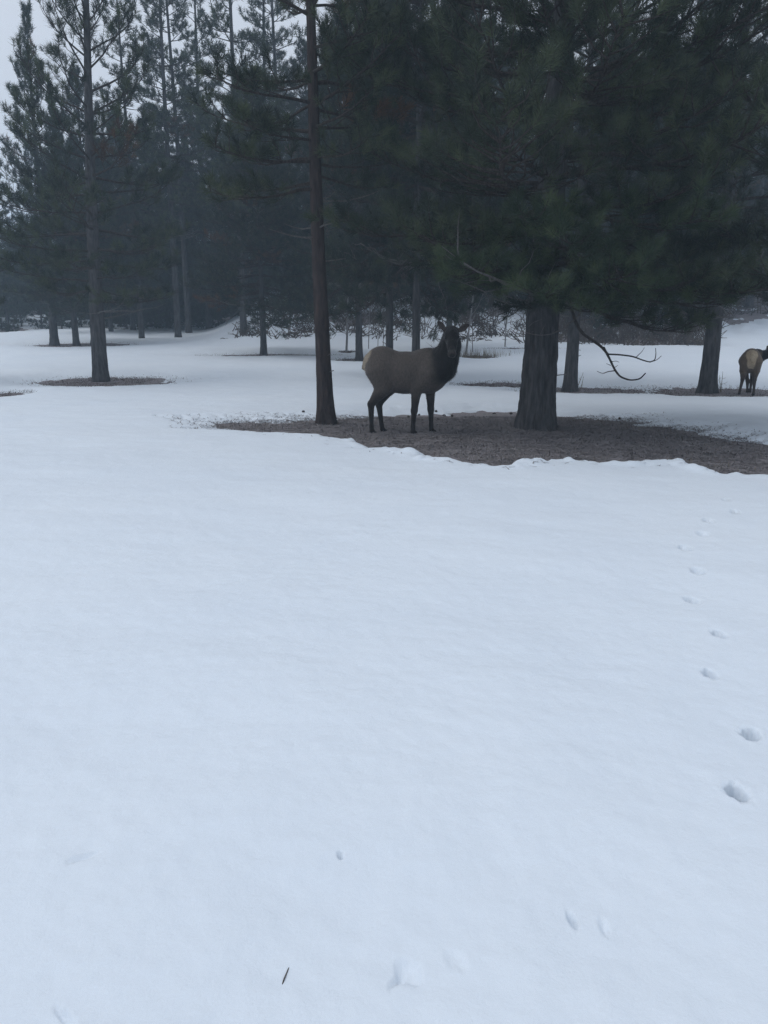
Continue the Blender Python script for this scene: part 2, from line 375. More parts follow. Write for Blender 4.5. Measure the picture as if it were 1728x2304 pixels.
def pine_parts(name, H, r0, top, crown_base, Lmax, seed, whorl=.55, per=4, dens=1.0, live_base=None, needle=NEEDLE, bark_m=BARK, n=70, w=.005, ln=.2,
               el0=-8, el1=50, up=35, dead_frac=.0, prof=.8, sides=28, rings=90, rough=.07, spacing=.24, flare=.35, cut=None, hole=None, bend=.1, shoulder=.6, tw=.16, extra=()):
    """meshes of one pine, local to its base: trunk, limbs, dead limbs, green tufts, rusty tufts"""
    rg = np.random.RandomState(seed)
    tm, axis = trunk_mesh(name + '_trunk', H, r0, top, bark_m, seed, sides, rings, flare, rough, bend)
    wood, dead = Acc(), Acc(); T3 = [([], []), ([], []), ([], [])]; P, D = T3[0]; PD, DD = T3[1]
    live_base = crown_base if live_base is None else live_base
    for zs in np.arange(.9, crown_base, .28):
        if rg.rand() < .55:
            ps, rt = axis(zs); az = rg.rand() * 6.28
            dead.tube(curve_branch(ps, az, R(rg.uniform(-15, 35)), rt + rg.uniform(.03, .28) * (1 + .6 * (zs > 1.8)), 0, rg, 3, .15), np.linspace(.016, .006, 4), 4)
    z = crown_base; a0 = rg.rand() * 6.28
    def put(p, d, rusty):
        T3[int(rusty)][0].append(p); T3[int(rusty)][1].append(d)
    def grow(zz, az, L, t, alive, el, lit=False):
        p0, rt = axis(zz)
        A = wood if alive else dead
        if not alive: el = max(el, R(4)) + R(8); L *= rg.uniform(.5, .95)
        ns = max(4, int(L / .45) + 2)
        B = curve_branch(p0, az, el, L, R(up) * ((.5 + .5 * t) if alive else .3), rg, ns, .09 if alive else .17, R(10) * (1 - t))
        rb = min(rt * .5, .010 + .011 * L)
        A.tube(B, np.linspace(rb, .005, len(B)), 5)
        cum = np.linspace(0, 1, len(B)); fine = cut is None or zz < cut
        kind = 2 if lit else (1 if rg.rand() < dead_frac else 0)
        s = .22 + .1 * rg.rand(); side = 1
        while s < .99:
            side = -side
            q = np.array([np.interp(s, cum, B[:, c]) for c in range(3)])
            k = min(int(s * (len(B) - 1)), len(B) - 2); tg = B[k + 1] - B[k]
            taz = math.atan2(tg[1], tg[0]) + side * R(rg.uniform(28, 62)); tel = math.asin(np.clip(tg[2] / np.linalg.norm(tg), -1, 1)) + rg.normal() * .2
            sl_ = L * (.18 + .34 * (1 - s)) * rg.uniform(.6, 1.2)
            if alive or rg.rand() < .7:
                S = curve_branch(q, taz, tel, sl_, R(up) * 1.1 if alive else R(rg.uniform(-40, 40)), rg, 3 if sl_ < .8 else 4, .16 if alive else .3)
                A.tube(S, np.linspace(max(.004, rb * .38), .003, len(S)), 3)
                if alive:
                    d = S[-1] - S[-2]; put(S[-1], d, kind)
                    back = spacing
                    while back < sl_ * .75 and back < .9:
                        f = 1 - back / sl_; e = np.array([np.interp(f, np.linspace(0, 1, len(S)), S[:, c]) for c in range(3)])
                        sd_ = rg.normal(size=3); sd_[2] = abs(sd_[2]) * .8 + .2
                        dd = d / np.linalg.norm(d) + sd_ / np.linalg.norm(sd_) * .9
                        dd /= np.linalg.norm(dd); e2 = e + dd * rg.uniform(.1, .26)
                        if rg.rand() < dens:
                            if fine: A.tube(np.array([e, e2]), [.004, .003], 3)
                            put(e2, dd, kind)
                        back += spacing * rg.uniform(.7, 1.3)
            s += (tw if alive else .3) / L * rg.uniform(.7, 1.3) * (1.0 / max(dens, .5))
        if alive: put(B[-1], B[-1] - B[-2], kind)
    for (zz, az, L) in extra: grow(zz, R(az), L, .05, True, R(el0 + 2), True)
    while z < H - .2:
        t = (z - crown_base) / (H - crown_base)
        for b in range(per):
            if rg.rand() < .12: continue
            zz = z + rg.uniform(-.16, .16) * whorl / .55
            az = a0 + b * 6.283 / per + rg.normal() * .3
            L = (Lmax * (1 - t) ** prof * (shoulder + (1 - shoulder) * min(1, t / .22)) + .3) * rg.uniform(.72, 1.12)
            if hole is not None: L *= hole(az, zz)
            if L < .25: continue
            el = R(el0 + (el1 - el0) * t ** .8) + rg.normal() * .1
            grow(zz, az, L, t, zz > live_base or (zz > crown_base + .3 and rg.rand() < .25), el)
        a0 += 1.1 + rg.rand(); z += whorl * rg.uniform(.75, 1.25)
    p, _ = axis(H); put(p, np.array([0, 0, 1.0]), False); put(p - np.array([0, 0, .18]), np.array([.3, .2, 1.0]), False); put(p - np.array([0, 0, .3]), np.array([-.3, -.2, 1.0]), False)
    return dict(trunk=tm, limbs=wood.mesh(name + '_limbs', [TWIG]), dead=dead.mesh(name + '_dead_limbs', [TWIG_DEAD]),
                crown=tufts_mesh(name + '_crown', P, D, needle, n, w, ln, seed), rusty=tufts_mesh(name + '_rusty', PD, DD, NEEDLE_DEAD, n, w, ln, seed + 1),
                lit=tufts_mesh(name + '_fresh', T3[2][0], T3[2][1], NEEDLE_LIT, n + 20, w, ln, seed + 2), ntuft=len(P))

def place_pine(parts, loc, label, group=None, rz=0.0, sc=1.0, name='pine_tree'):
    o = link(name, None, None, loc, rz, label=label, category='pine tree', group=group)
    o.scale = sc if isinstance(sc, tuple) else (sc, sc, sc)
    link('trunk', parts['trunk'], o)
    if parts['limbs']: link('limbs', parts['limbs'], o, kind='stuff')
    if parts['dead']: link('dead_limbs', parts['dead'], o, kind='stuff')
    c = link('crown', parts['crown'], o, kind='stuff')
    if parts['lit']: link('lit_needles', parts['lit'], c, kind='stuff', label='needle tufts coloured brighter green, as lit by the sky, at the low bough ends')
    if parts['rusty']: link('dead_needles', parts['rusty'], c, kind='stuff')
    return o

def base(px, py):
    g = gp(px, py); return Vector((g.x, g.y, g.z - .03))

# the big pine: thick grey trunk, long low limbs
b = base(1207, 962)
big = pine_parts('big_pine', 13.0, .29, (.25, .1), 2.1, 4.3, 11, whorl=.38, per=5, live_base=2.2, n=72, w=.0075, ln=.21, el0=-12, el1=48, up=32, dead_frac=.012, tw=.13,
                 sides=72, rings=170, rough=.12, flare=.22, cut=8, needle=NEEDLE, spacing=.22, shoulder=.85,
                 hole=lambda az, z: .4 if z < 3.0 and math.cos(az - 2.9) > -.1 else 1.0,
                 extra=[(3.0, -121, 2.8), (3.25, -93, 2.6), (2.6, -90, 2.5), (2.85, -74, 2.8), (3.5, -112, 2.6), (3.6, -58, 3.0), (2.6, -42, 3.0), (2.75, -140, 2.2), (2.3, -68, 2.0)])
big_tree = place_pine(big, b, 'thick grey trunk of the largest pine, on the bare needle patch beside the elk')
print('big tufts', big['ntuft'])
# dead branch hanging low to the right of the big trunk
def px_curve(pts, Y): return np.array([tuple(at(x, y, Y + (0.15 * math.sin(i * 1.7)))) for i, (x, y) in enumerate(pts)])
A = Acc()
Yb = b.y - .75
def dense(P, k=4):
    P = np.asarray(P); t = np.linspace(0, 1, len(P)); u = np.linspace(0, 1, (len(P) - 1) * k + 1)
    Qd = np.stack([np.interp(u, t, P[:, c]) for c in range(3)], -1)
    for _ in range(2): Qd[1:-1] = .5 * Qd[1:-1] + .25 * (Qd[:-2] + Qd[2:])
    return Qd
inv_off = np.array(b)
def br(pts, r0, r1, Y=Yb, sides=6):
    Pn = dense(px_curve(pts, Y)) - inv_off
    A.tube(Pn, np.linspace(r0, r1, len(Pn)), sides)
hub = np.array(b) + np.array([.15, -.05, 2.75]); j0 = np.array(at(1300, 745, Yb))
A.tube(dense([hub, hub * .5 + j0 * .5 + np.array([0, 0, .12]), j0, np.array(at(1352, 778, Yb)), np.array(at(1368, 798, Yb))]) - inv_off, np.linspace(.03, .021, 17), 6)
br([(1358, 782), (1372, 808), (1383, 832), (1395, 848), (1418, 856), (1440, 853), (1452, 840)], .021, .010)
br([(1366, 797), (1395, 798), (1425, 802), (1445, 810), (1462, 815), (1474, 810), (1476, 796), (1475, 783)], .016, .005)
br([(1462, 815), (1478, 810), (1488, 801)], .008, .004)
br([(1432, 803), (1444, 792), (1450, 782)], .007, .003)
br([(1384, 834), (1368, 836), (1356, 841), (1343, 835)], .010, .004)
br([(1376, 814), (1386, 812), (1393, 815)], .006, .003)
br([(1374, 822), (1364, 818)], .006, .003); br([(1384, 826), (1390, 822)], .005, .003)
link('dead_branch', A.mesh('dead_branch', [TWIG]), big_tree, label='bare forked dead branch hanging over the snow')
# pale bare twig bowed across the big trunk
A = Acc(); Yb = b.y - .95
br([(1282, 727), (1262, 742), (1240, 752), (1215, 755), (1190, 750), (1165, 743), (1148, 735)], .010, .004)
br([(1215, 755), (1222, 738), (1228, 730)], .005, .002); br([(1165, 743), (1154, 730), (1148, 712)], .006, .002)
br([(1240, 752), (1250, 740)], .004, .002); br([(1190, 735), (1200, 725), (1220, 718)], .005, .002)
br([(1282, 727), (1300, 715), (1312, 690), (1300, 650), (1262, 620)], .011, .02)
link('bowed_twig', A.mesh('bowed_twig', [TWIG_DEAD]), big_tree, label='pale bare twig bowed across the trunk')

# slim reddish pine left of the elk
b2 = base(735, 952)
slim = pine_parts('slim_pine', 12.5, .142, (-.33, .25), 3.3, 2.3, 23, whorl=.45, per=4, live_base=4.0, n=60, w=.008, spacing=.2, bark_m=BARK_RED, el0=-12, el1=40, up=30, dead_frac=.12,
                  sides=40, rings=150, rough=.09, flare=.35, cut=8, prof=.6, bend=.07)
place_pine(slim, b2, 'slim leaning reddish pine trunk just left of the elk')

# pine with a bare ring of ground on the left
b3 = base(226, 858)
left = pine_parts('left_pine', 14.2, .225, (.5, .1), 2.0, 3.4, 35, whorl=.52, per=4, dens=.8, live_base=2.3, n=46, w=.012, ln=.23, el0=-14, el1=62, up=38, dead_frac=.02,
                  sides=40, rings=120, rough=.07, flare=.2, prof=.75, spacing=.22)
place_pine(left, b3, 'pine with stout trunk on its own bare ring in the left snow')

# pines right of the big trunk
b4 = base(1282, 880)
mid = pine_parts('mid_pine', 14, .17, (.2, .2), 2.0, 3.0, 47, whorl=.5, per=4, live_base=3.0, n=36, w=.014, ln=.23, needle=NEEDLE_DEEP, el0=-10, el1=45, dead_frac=.012, spacing=.24, bark_m=BARK)
place_pine(mid, b4, 'thinner pine trunk standing behind the hanging dead branch')
b5 = base(1590, 883)
place_pine(pine_parts('right_pine', 15, .215, (.3, .2), 2.0, 3.8, 53, whorl=.5, per=5, live_base=2.7, n=36, w=.014, ln=.23, needle=NEEDLE_DEEP, el0=-10, el1=45, dead_frac=.012, spacing=.22),
           b5, 'pine trunk on a bare strip beside the elk seen from behind')
# near pine whose crown enters from the right edge
b6 = Vector((8.3, 12.2, float(ground_h(8.3, 12.2)) - .03))
near = pine_parts('edge_pine', 12, .2, (0, 0), 1.9, 3.9, 61, whorl=.45, per=5, live_base=2.2, n=56, w=.0085, el0=-10, el1=45, sides=24, rings=60, spacing=.22, cut=7)
place_pine(near, b6, 'green pine boughs reaching in from the right edge of the view')
# pine reaching in at the left edge
b7 = Vector((-13.4, 23.5, float(ground_h(-13.4, 23.5)) - .03))
place_pine(left, b7, 'green pine whose crown reaches in at the left edge', rz=2.1, sc=.72)

# middle distance pines: two shared forms
slender = pine_parts('slender_pine', 15.5, .20, (.1, .1), 2.1, 2.9, 71, whorl=.5, per=5, live_base=2.3, n=30, w=.02, ln=.24, needle=NEEDLE, el0=-8, el1=58, up=36, spacing=.26, sides=20, rings=60, dead_frac=.04)
full = pine_parts('full_pine', 15.0, .19, (-.1, .1), 2.75, 4.3, 83, whorl=.44, per=6, live_base=2.85, n=30, w=.02, ln=.24, needle=NEEDLE_DEEP, el0=-16, el1=48, up=30, spacing=.26, shoulder=.9, sides=20, rings=60, dead_frac=.05)
MIDS = [(slender, 123, 777, 1.0, .3, 'leaning leftmost trunk of the three far pines behind the left pine'),
        (slender, 172, 777, .78, 2.0, 'thin middle trunk of the three far pines behind the left pine'),
        (full, 213, 776, .85, 4.0, 'far pine half hidden directly behind the stout left pine'),
        (full, 594, 800, .72, 1.0, 'small lone pine trunk on open snow between left pine and slim pine'),
        (full, 808, 811, (.72, .72, 1.0), 2.6, 'dark straight pine trunk just behind the elk rump'),
        (full, 876, 853, (.62, .62, 1.15), 5.0, 'pine trunk rising behind the middle of the elk back'),
        (full, 935, 866, (.64, .64, 1.18), 3.3, 'pine trunk rising behind the elk shoulder'),
        (full, 1010, 790, (.75, .75, 1.05), 0.4, 'pine trunk directly behind the head of the standing elk')]
for pr, px, py, sc, rz, lab in MIDS: place_pine(pr, base(px, py), lab, 'pines in the middle distance', rz, sc)

for px, Y, sc, rz in [(705, 48, .95, 1.), (770, 50, 1., 2.), (850, 48, .95, 3.), (960, 49, 1., 4.), (1075, 48, 1., 5.), (1150, 47, .95, .5), (1350, 46, 1., 1.7), (1440, 48, 1.05, 2.4), (1540, 45, 1., 3.6), (1680, 47, 1.1, 4.4),
                      (300, 52, .9, 0.2), (470, 53, .95, 5.2), (560, 50, .9, 2.2), (250, 50, .75, 3.), (380, 55, .95, 1.1)]:
    X = (px - CX) / FPX * (Y * math.cos(PITCH))
    place_pine(full, (X, Y, float(ground_h(X, Y)) - .1), 'full dark pine crown over the back of the snow' if px < 600 else 'full dark pine crown hanging over the snowy bank', 'pines along the back of the snow' if px < 600 else 'pines on the bank', rz, sc)
# the wood behind: tall open pines, then dense ones, then low young pines at its foot
tall = pine_parts('tall_pine', 25, .19, (.2, .1), 6.0, 3.0, 97, whorl=.8, per=4, live_base=7.5, n=26, w=.027, ln=.27, needle=NEEDLE, el0=-12, el1=40, up=30, spacing=.34, sides=18, rings=50, dead_frac=.02)
bushy = pine_parts('bushy_pine', 19, .24, (.1, -.1), 1.4, 3.9, 101, whorl=.7, per=5, n=26, w=.034, ln=.30, needle=NEEDLE_DEEP, el0=-12, el1=45, up=30, spacing=.34, sides=18, rings=50, shoulder=.9)
young = pine_parts('young_pine', 5.5, .08, (0, 0), .25, 1.5, 103, whorl=.38, per=5, n=26, w=.028, ln=.26, needle=NEEDLE_DEEP, el0=0, el1=55, up=30, spacing=.28, shoulder=1, sides=12, rings=30)
rgF = random.Random(4)
def far(parts, px, Y, sc, label, group):
    X = (px - CX) / FPX * (Y * math.cos(PITCH))
    place_pine(parts, (X, Y, float(ground_h(X, Y)) - .1), label, group, rgF.random() * 6.28, sc)
TALL_L = {318: 'tall open pine against the sky, the first right of the stout left pine', 400: 'tall open pine, left one of the close pair against the sky',
          425: 'tall open pine, right one of the close pair against the sky', 470: 'tall open pine just right of the close pair against the sky',
          548: 'tall thick-trunked open pine midway between left pine and slim pine', 610: 'tall open pine behind and left of the slim pine, farther back',
          640: 'tall open pine nearest on the left of the slim pine top', 790: 'tall open pine first to the right of the slim pine top',
          860: 'tall open pine second to the right of the slim pine top', 1010: 'tall open pine behind the left boughs of the biggest pine'}
for px, Y, sc in [(318, 44, .80), (400, 45, .95), (425, 49, 1.0), (548, 42, .95), (470, 54, 1.0), (640, 50, .95), (610, 57, 1.05), (790, 47, .92), (860, 55, 1.0), (1010, 50, 1.0)]:
    far(tall, px, Y, sc, TALL_L[px], 'tall open pines of the wood')
for px, Y, sc in [(20, 60, .62), (100, 66, .70), (200, 62, .72), (290, 60, .78), (350, 66, .8), (440, 62, .72), (530, 60, .66), (640, 63, .7), (720, 58, .72), (800, 62, .85), (900, 58, .85), (980, 64, .95)]:
    far(bushy, px, Y, sc, 'dense dark pine of the wood behind the open snow on the left', 'dense dark pines of the wood on the left')
for px, Y, sc in [(1060, 57, .95), (1120, 52, .85), (1200, 60, 1.0), (1290, 55, .9), (1370, 60, 1.0), (1450, 54, .9), (1530, 61, 1.05), (1610, 57, 1.0), (1690, 60, 1.0), (1760, 56, 1.0), (1330, 47, .7), (1480, 46, .66), (1250, 45, .62)]:
    far(bushy, px, Y, sc, 'dense dark pine above the brushy bank on the right', 'dense dark pines above the right bank')
for px, Y, sc in [(-20, 56, .8), (50, 57, .7), (95, 55, .8), (140, 54, .6), (185, 56, .62), (250, 55, .8), (310, 56, .9), (360, 55, .8), (420, 56, .9), (470, 54, .8), (520, 53, .7), (560, 56, .85), (20, 53, .9), (165, 57, 1.), (225, 57, 1.), (285, 53, .9), (340, 57, 1.1), (395, 58, 1.1), (450, 58, 1.1), (545, 52, .8)]:
    far(young, px, Y, sc, 'low young pine at the foot of the wood on the left', 'young pines at the foot of the wood')
for px, Y, sc in [(610, 55, 1.), (670, 53, .9), (730, 55, 1.1), (790, 53, .9), (840, 54, 1.), (900, 55, 1.1), (960, 53, 1.), (1020, 54, 1.1), (1080, 51, 1.), (1130, 53, 1.1)]:
    far(young, px, Y, sc, 'low young pine along the top of the snowy bank behind the elk', 'young pines along the top of the bank')
for px, Y, sc in [(1180, 47, .9), (1235, 50, 1.1), (1290, 46, .9), (1340, 50, 1.1), (1390, 47, 1.), (1440, 51, 1.2), (1490, 47, .9), (1545, 50, 1.1), (1600, 52, 1.1), (1650, 52, 1.), (1705, 53, 1.1), (1500, 42, .6), (1360, 41, .55)]:
    far(young, px, Y, sc, 'low young pine in the brush of the right bank', 'young pines in the brush of the right bank')

# the depth of the wood beyond: one dark mass of boughs
rgw = np.random.RandomState(9); nW = 8000
WX = rgw.uniform(-48, 48, nW); WY = rgw.uniform(64, 80, nW); WH = rgw.rand(nW) ** 1.2 * (9 + 3.5 * noise2(WX * .12, WY * .12, 50)) * (.75 + .25 * sstep(-30, 5, WX))
link('far_wood', tufts_mesh('far_wood', np.stack([WX, WY, ground_h(WX, WY) + WH], -1), rgw.normal(size=(nW, 3)) + np.array([0, 0, .5]), NEEDLE_DEEP, 14, .10, .75, 5), kind='stuff',
     label='dark depth of the pine wood far beyond the snow', category='woodland')

# ------------------------------------------------------------------ elk
def rcone(P, a, b, r1, r2):
    a, b = np.array(a, float), np.array(b, float); ba = b - a; L2 = ba @ ba
    t = np.clip(((P - a) @ ba) / L2, 0, 1)
    return np.linalg.norm(P - a - t[..., None] * ba, axis=-1) - (r1 + (r2 - r1) * t)
def ellip(P, c, r, M=None):
    q = P - np.array(c, float)
    if M is not None: q = q @ M
    r = np.array(r, float); k0 = np.linalg.norm(q / r, axis=-1); k1 = np.linalg.norm(q / (r * r), axis=-1)
    return k0 * (k0 - 1) / (k1 + 1e-9)
def near_box(P, lo, hi):
    g0, h = P[0, 0, 0], P[1, 1, 1] - P[0, 0, 0]
    a = np.clip(np.floor((lo - g0) / h).astype(int), 0, np.array(P.shape[:3]) - 1); b = np.clip(np.ceil((hi - g0) / h).astype(int) + 1, 1, P.shape[:3])
    return tuple(slice(i, j) for i, j in zip(a, b))
def add_cone(f, P, a, b, r1, r2, k):
    a, b = np.array(a, float), np.array(b, float); m = max(r1, r2) + k + .06
    w = near_box(P, np.minimum(a, b) - m, np.maximum(a, b) + m); f[w] = smin(f[w], rcone(P[w], a, b, r1, r2), k); return f
def add_ell(f, P, c, r, k, M=None):
    c = np.array(c, float); m = max(r) + k + .06
    w = near_box(P, c - m, c + m); f[w] = smin(f[w], ellip(P[w], c, r, M), k); return f
def smin(a, b, k):
    h = np.clip(.5 + .5 * (b - a) / k, 0, 1); return b + (a - b) * h - k * h * (1 - h)

def surface_nets(F, lo, h):
    ins = F < 0; nx, ny, nz_ = F.shape
    cs = np.zeros((nx - 1, ny - 1, nz_ - 1), int); acc = np.zeros((nx - 1, ny - 1, nz_ - 1, 3)); cnt = np.zeros((nx - 1, ny - 1, nz_ - 1))
    def sub(i, j, k): return slice(i, nx - 1 + i), slice(j, ny - 1 + j), slice(k, nz_ - 1 + k)
    for i in (0, 1):
        for j in (0, 1):
            for k in (0, 1): cs += ins[sub(i, j, k)]
    for ax in range(3):
        for u in (0, 1):
            for v in (0, 1):
                o0 = [0, 0, 0]; others = [q for q in range(3) if q != ax]; o0[others[0]] = u; o0[others[1]] = v
                o1 = list(o0); o1[ax] = 1
                A_, B_ = F[sub(*o0)], F[sub(*o1)]; x = (A_ < 0) != (B_ < 0)
                with np.errstate(divide='ignore', invalid='ignore'): t = np.where(x, A_ / (A_ - B_), 0)
                for c in range(3): acc[..., c] += np.where(x, (t if c == ax else o0[c]), 0)
                cnt += x
    act = (cs > 0) & (cs < 8); idx = np.full(act.shape, -1); idx[act] = np.arange(act.sum())
    ijk = np.argwhere(act); V = (ijk + acc[act] / cnt[act][:, None]) * h + lo
    faces = []
    for ax in range(3):
        sl0 = [slice(1, -1)] * 3; sl0[ax] = slice(0, -1); sl1 = [slice(1, -1)] * 3; sl1[ax] = slice(1, None)
        a_, b_ = ins[tuple(sl0)], ins[tuple(sl1)]; e = np.argwhere(a_ != b_); flip = a_[tuple(e.T)]
        off = np.ones(3, int); off[ax] = 0; e = e + off
        u, v = [q for q in range(3) if q != ax]; du = np.zeros(3, int); du[u] = 1; dv = np.zeros(3, int); dv[v] = 1
        g = lambda w_: idx[tuple(w_.T)]
        qd = np.stack([g(e - du - dv), g(e - dv), g(e), g(e - du)], -1)
        if ax == 1: flip = ~flip
        qd[~flip] = qd[~flip][:, ::-1]
        faces.append(qd)
    return V, np.concatenate(faces)

def m_coat(t, p):
    a = N(t, 'ShaderNodeAttribute', attribute_name='coat'); v = coords(t, (1, 1, .35))
    n = nz(t, v, 45, 5, .7); r_ = ramp(t, n, [(.3, (.65, .65, .65)), (.7, (1.3, 1.3, 1.3))])
    m = N(t, 'ShaderNodeMix', data_type='RGBA', blend_type='MULTIPLY'); m.inputs['Factor'].default_value = 1
    t.links.new(a.outputs['Color'], m.inputs['A']); t.links.new(r_, m.inputs['B'])
    t.links.new(m.outputs['Result'], p.inputs['Base Color'])
    p.inputs['Roughness'].default_value = .85; p.inputs['Specular IOR Level'].default_value = .15
    p.inputs['Sheen Weight'].default_value = .15
    bump(t, p, n, .5, .02)
COAT = mat('elk_coat', m_coat)
EYE = mat('elk_eye', lambda t, p: (setattr(p.inputs['Base Color'], 'default_value', (.008, .006, .005, 1)), setattr(p.inputs['Roughness'], 'default_value', .15)))

def elk(name, label, legs, neck, head, loc, rz, group, h=.015, sc=1.0, coat=(.086, .070, .060), leg=(.024, .020, .019), buff=(.27, .22, .16)):
    lo = np.array([-1.05, -.85, -.03]); hi = np.array([1.1, .5, 1.98])
    n = np.ceil((hi - lo) / h).astype(int)
    g = [lo[c] + np.arange(n[c]) * h for c in range(3)]
    P = np.stack(np.meshgrid(*g, indexing='ij'), -1)
    f = ellip(P, (-.10, 0, 1.005), (.52, .285, .345))
    f = add_ell(f, P, (.27, 0, 1.03), (.34, .245, .36), .10)
    f = add_ell(f, P, (-.49, 0, 1.14), (.30, .25, .295), .10)
    f = add_ell(f, P, (.27, 0, 1.28), (.22, .10, .11), .08)
    f = add_cone(f, P, (-.74, 0, 1.24), (-.80, 0, 1.08), .045, .03, .05)           # tail
    for kind, side, pts in legs:
        s = side
        if kind == 'front':
            f = add_cone(f, P, (.28, s * .15, 1.0), pts[0], .17, .088, .08)
            rr = [.088, .052, .032, .040]
        else:
            f = add_cone(f, P, (-.52, s * .12, 1.02), pts[0], .21, .135, .09)
            rr = [.130, .056, .033, .040]
        for a_, b_, r1, r2 in zip(pts[:-1], pts[1:], rr[:-1], rr[1:]): f = add_cone(f, P, a_, b_, r1, r2, .035)
        hp = np.array(pts[-1]); f = add_cone(f, P, hp, (hp[0] + .035, hp[1], .02), .038, .045, .02)
    for a_, b_, r1, r2, k in neck: f = add_cone(f, P, a_, b_, r1, r2, k)
    po, no = np.array(head['poll']), np.array(head['nose']); d = no - po; d /= np.linalg.norm(d)
    lat = np.array(head['lat'], float); lat -= d * (lat @ d); lat /= np.linalg.norm(lat); nrm = np.cross(lat, d)
    if nrm[2] < 0: nrm = -nrm
    f = add_ell(f, P, po + d * .07, (.12, .105, .11), .05, np.stack([d, lat, nrm], -1))
    f = add_cone(f, P, po + d * .10 - nrm * .005, no, .098, .056, .05)
    f = add_cone(f, P, po + d * .08 - nrm * .08, no - nrm * .03, .075, .045, .04)
    f = add_ell(f, P, no + d * .015, (.05, .064, .05), .03, np.stack([d, lat, nrm], -1))
    for sgn in (-1, 1): f = add_ell(f, P, po + d * .135 + lat * sgn * .082 + nrm * .035, (.035, .022, .022), .02, np.stack([d, lat, nrm], -1))
    ears = []
    for b_, t_ in head['ears']:
        b_, t_ = np.array(b_, float), np.array(t_, float); ax = t_ - b_; L = np.linalg.norm(ax); ax /= L
        face = np.array(head['face'], float); face -= ax * (face @ ax); face /= np.linalg.norm(face); wd = np.cross(face, ax)
        M = np.stack([ax, wd, face], -1); c = (b_ + t_) / 2
        w = near_box(P, c - .25, c + .25)
        e = ellip(P[w], c, (L / 2 + .01, .048, .026), M)
        e = np.maximum(e, -ellip(P[w], c + face * .022 + ax * .01, (L / 2 - .02, .036, .022), M))
        f[w] = smin(f[w], e, .015); ears.append((c, L / 2, face))
    shag = sstep(.15, .45, P[..., 0]) * sstep(.8, 1.0, P[..., 2])
    f = f + shag * .010 * noise3(P[..., 0] * 16, P[..., 1] * 16, P[..., 2] * 7) - .012 * np.exp(-((P[..., 0] - .12) / .12) ** 2 - ((P[..., 2] - .95) / .2) ** 2) * -1
    V, Fq = surface_nets(F=f, lo=lo, h=h)
    me = mesh_np(name, V, [Fq], [COAT], True)
    # coat colours
    x, y, z = V.T; nn = .05 * noise3(x * 5, y * 5, z * 5) + .025 * noise3(x * 14, y * 14, z * 14)
    C = np.tile(np.array(coat), (len(V), 1))
    def blend(c, m): C[:] = C * (1 - m[:, None]) + np.array(c) * m[:, None]
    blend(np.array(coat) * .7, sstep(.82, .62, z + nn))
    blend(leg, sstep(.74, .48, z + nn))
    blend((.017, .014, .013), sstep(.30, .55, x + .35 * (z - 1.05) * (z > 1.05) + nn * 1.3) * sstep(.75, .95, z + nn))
    nk = np.min([rcone(V, a_, b_, r1 * 1.03, r2 * 1.03) for a_, b_, r1, r2, k in neck[1:]] + [np.linalg.norm(V - (po + d * .2), axis=1) - .36], axis=0)
    blend((.014, .012, .011), sstep(.05, -.01, nk + nn * .5))
    rp = np.hypot(np.hypot((x + .84) / .23, y / (.225 + .3 * np.minimum(z - 1.2, 0))), (z - 1.29) / .27)
    blend(buff, sstep(1.1, .82, rp + nn * 2.5) * (x < -.4))
    blend(buff, sstep(.10, .06, rcone(V, (-.78, 0, 1.1), (-.72, 0, .82), .05, .02) + nn * .4) * (x < -.6))
    mz = np.linalg.norm(V - (no + d * .02), axis=1); blend((.05, .043, .04), sstep(.085, .055, mz)); blend((.012, .01, .01), sstep(.05, .03, np.linalg.norm(V - (no + d * .05 + nrm * .01), axis=1)))
    for c, L, face in ears:
        de = np.linalg.norm(V - c, axis=1); fr = (V - c) @ face
        blend((.07, .056, .05), sstep(L + .01, L - .03, de) * (fr > -.004) * (fr < .02))
    blend((.012, .010, .010), sstep(.07, .05, z))
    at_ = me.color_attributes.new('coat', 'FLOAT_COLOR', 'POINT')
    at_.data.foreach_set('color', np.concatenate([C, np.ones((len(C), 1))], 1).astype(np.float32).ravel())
    o = link('elk', me, None, loc, rz, label=label, category='elk', group=group); o.scale = (sc, sc, sc)
    # winter coat: short hairs on the body, a shaggy mane on the neck
    rgh = np.random.RandomState(3); nv = np.zeros(len(V) * 3, np.float32); me.vertices.foreach_get('normal', nv); nv = nv.reshape(-1, 3).astype(float)
    pk = np.nonzero(V[:, 2] > .55)[0]; pk = rgh.choice(pk, min(len(pk), 11000), False)
    mane = sstep(.05, -.01, nk[pk]) * (np.linalg.norm(V[pk] - (po + d * .25), axis=1) > .30)
    flow = np.stack([-.9 + 0 * pk, 0 * pk, -.35 - .9 * mane], -1); n0 = nv[pk]; flow = flow - n0 * np.sum(flow * n0, 1)[:, None] + rgh.normal(size=(len(pk), 3)) * .25
    hd = flow / (np.linalg.norm(flow, axis=1)[:, None] + 1e-6) + n0 * (.28 + .15 * mane)[:, None]; hd /= np.linalg.norm(hd, axis=1)[:, None]
    hl = (.026 + .045 * mane) * rgh.uniform(.6, 1.3, len(pk)); wv = np.cross(hd, n0); wv /= np.linalg.norm(wv, axis=1)[:, None] + 1e-6
    b0 = V[pk] - n0 * .002; HV = np.stack([b0 - wv * .004, b0 + wv * .004, b0 + hd * hl[:, None]], 1).reshape(-1, 3)
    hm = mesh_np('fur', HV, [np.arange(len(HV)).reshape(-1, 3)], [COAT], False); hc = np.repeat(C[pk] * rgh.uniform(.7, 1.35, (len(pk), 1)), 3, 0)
    hm.color_attributes.new('coat', 'FLOAT_COLOR', 'POINT').data.foreach_set('color', np.concatenate([hc, np.ones((len(hc), 1))], 1).astype(np.float32).ravel())
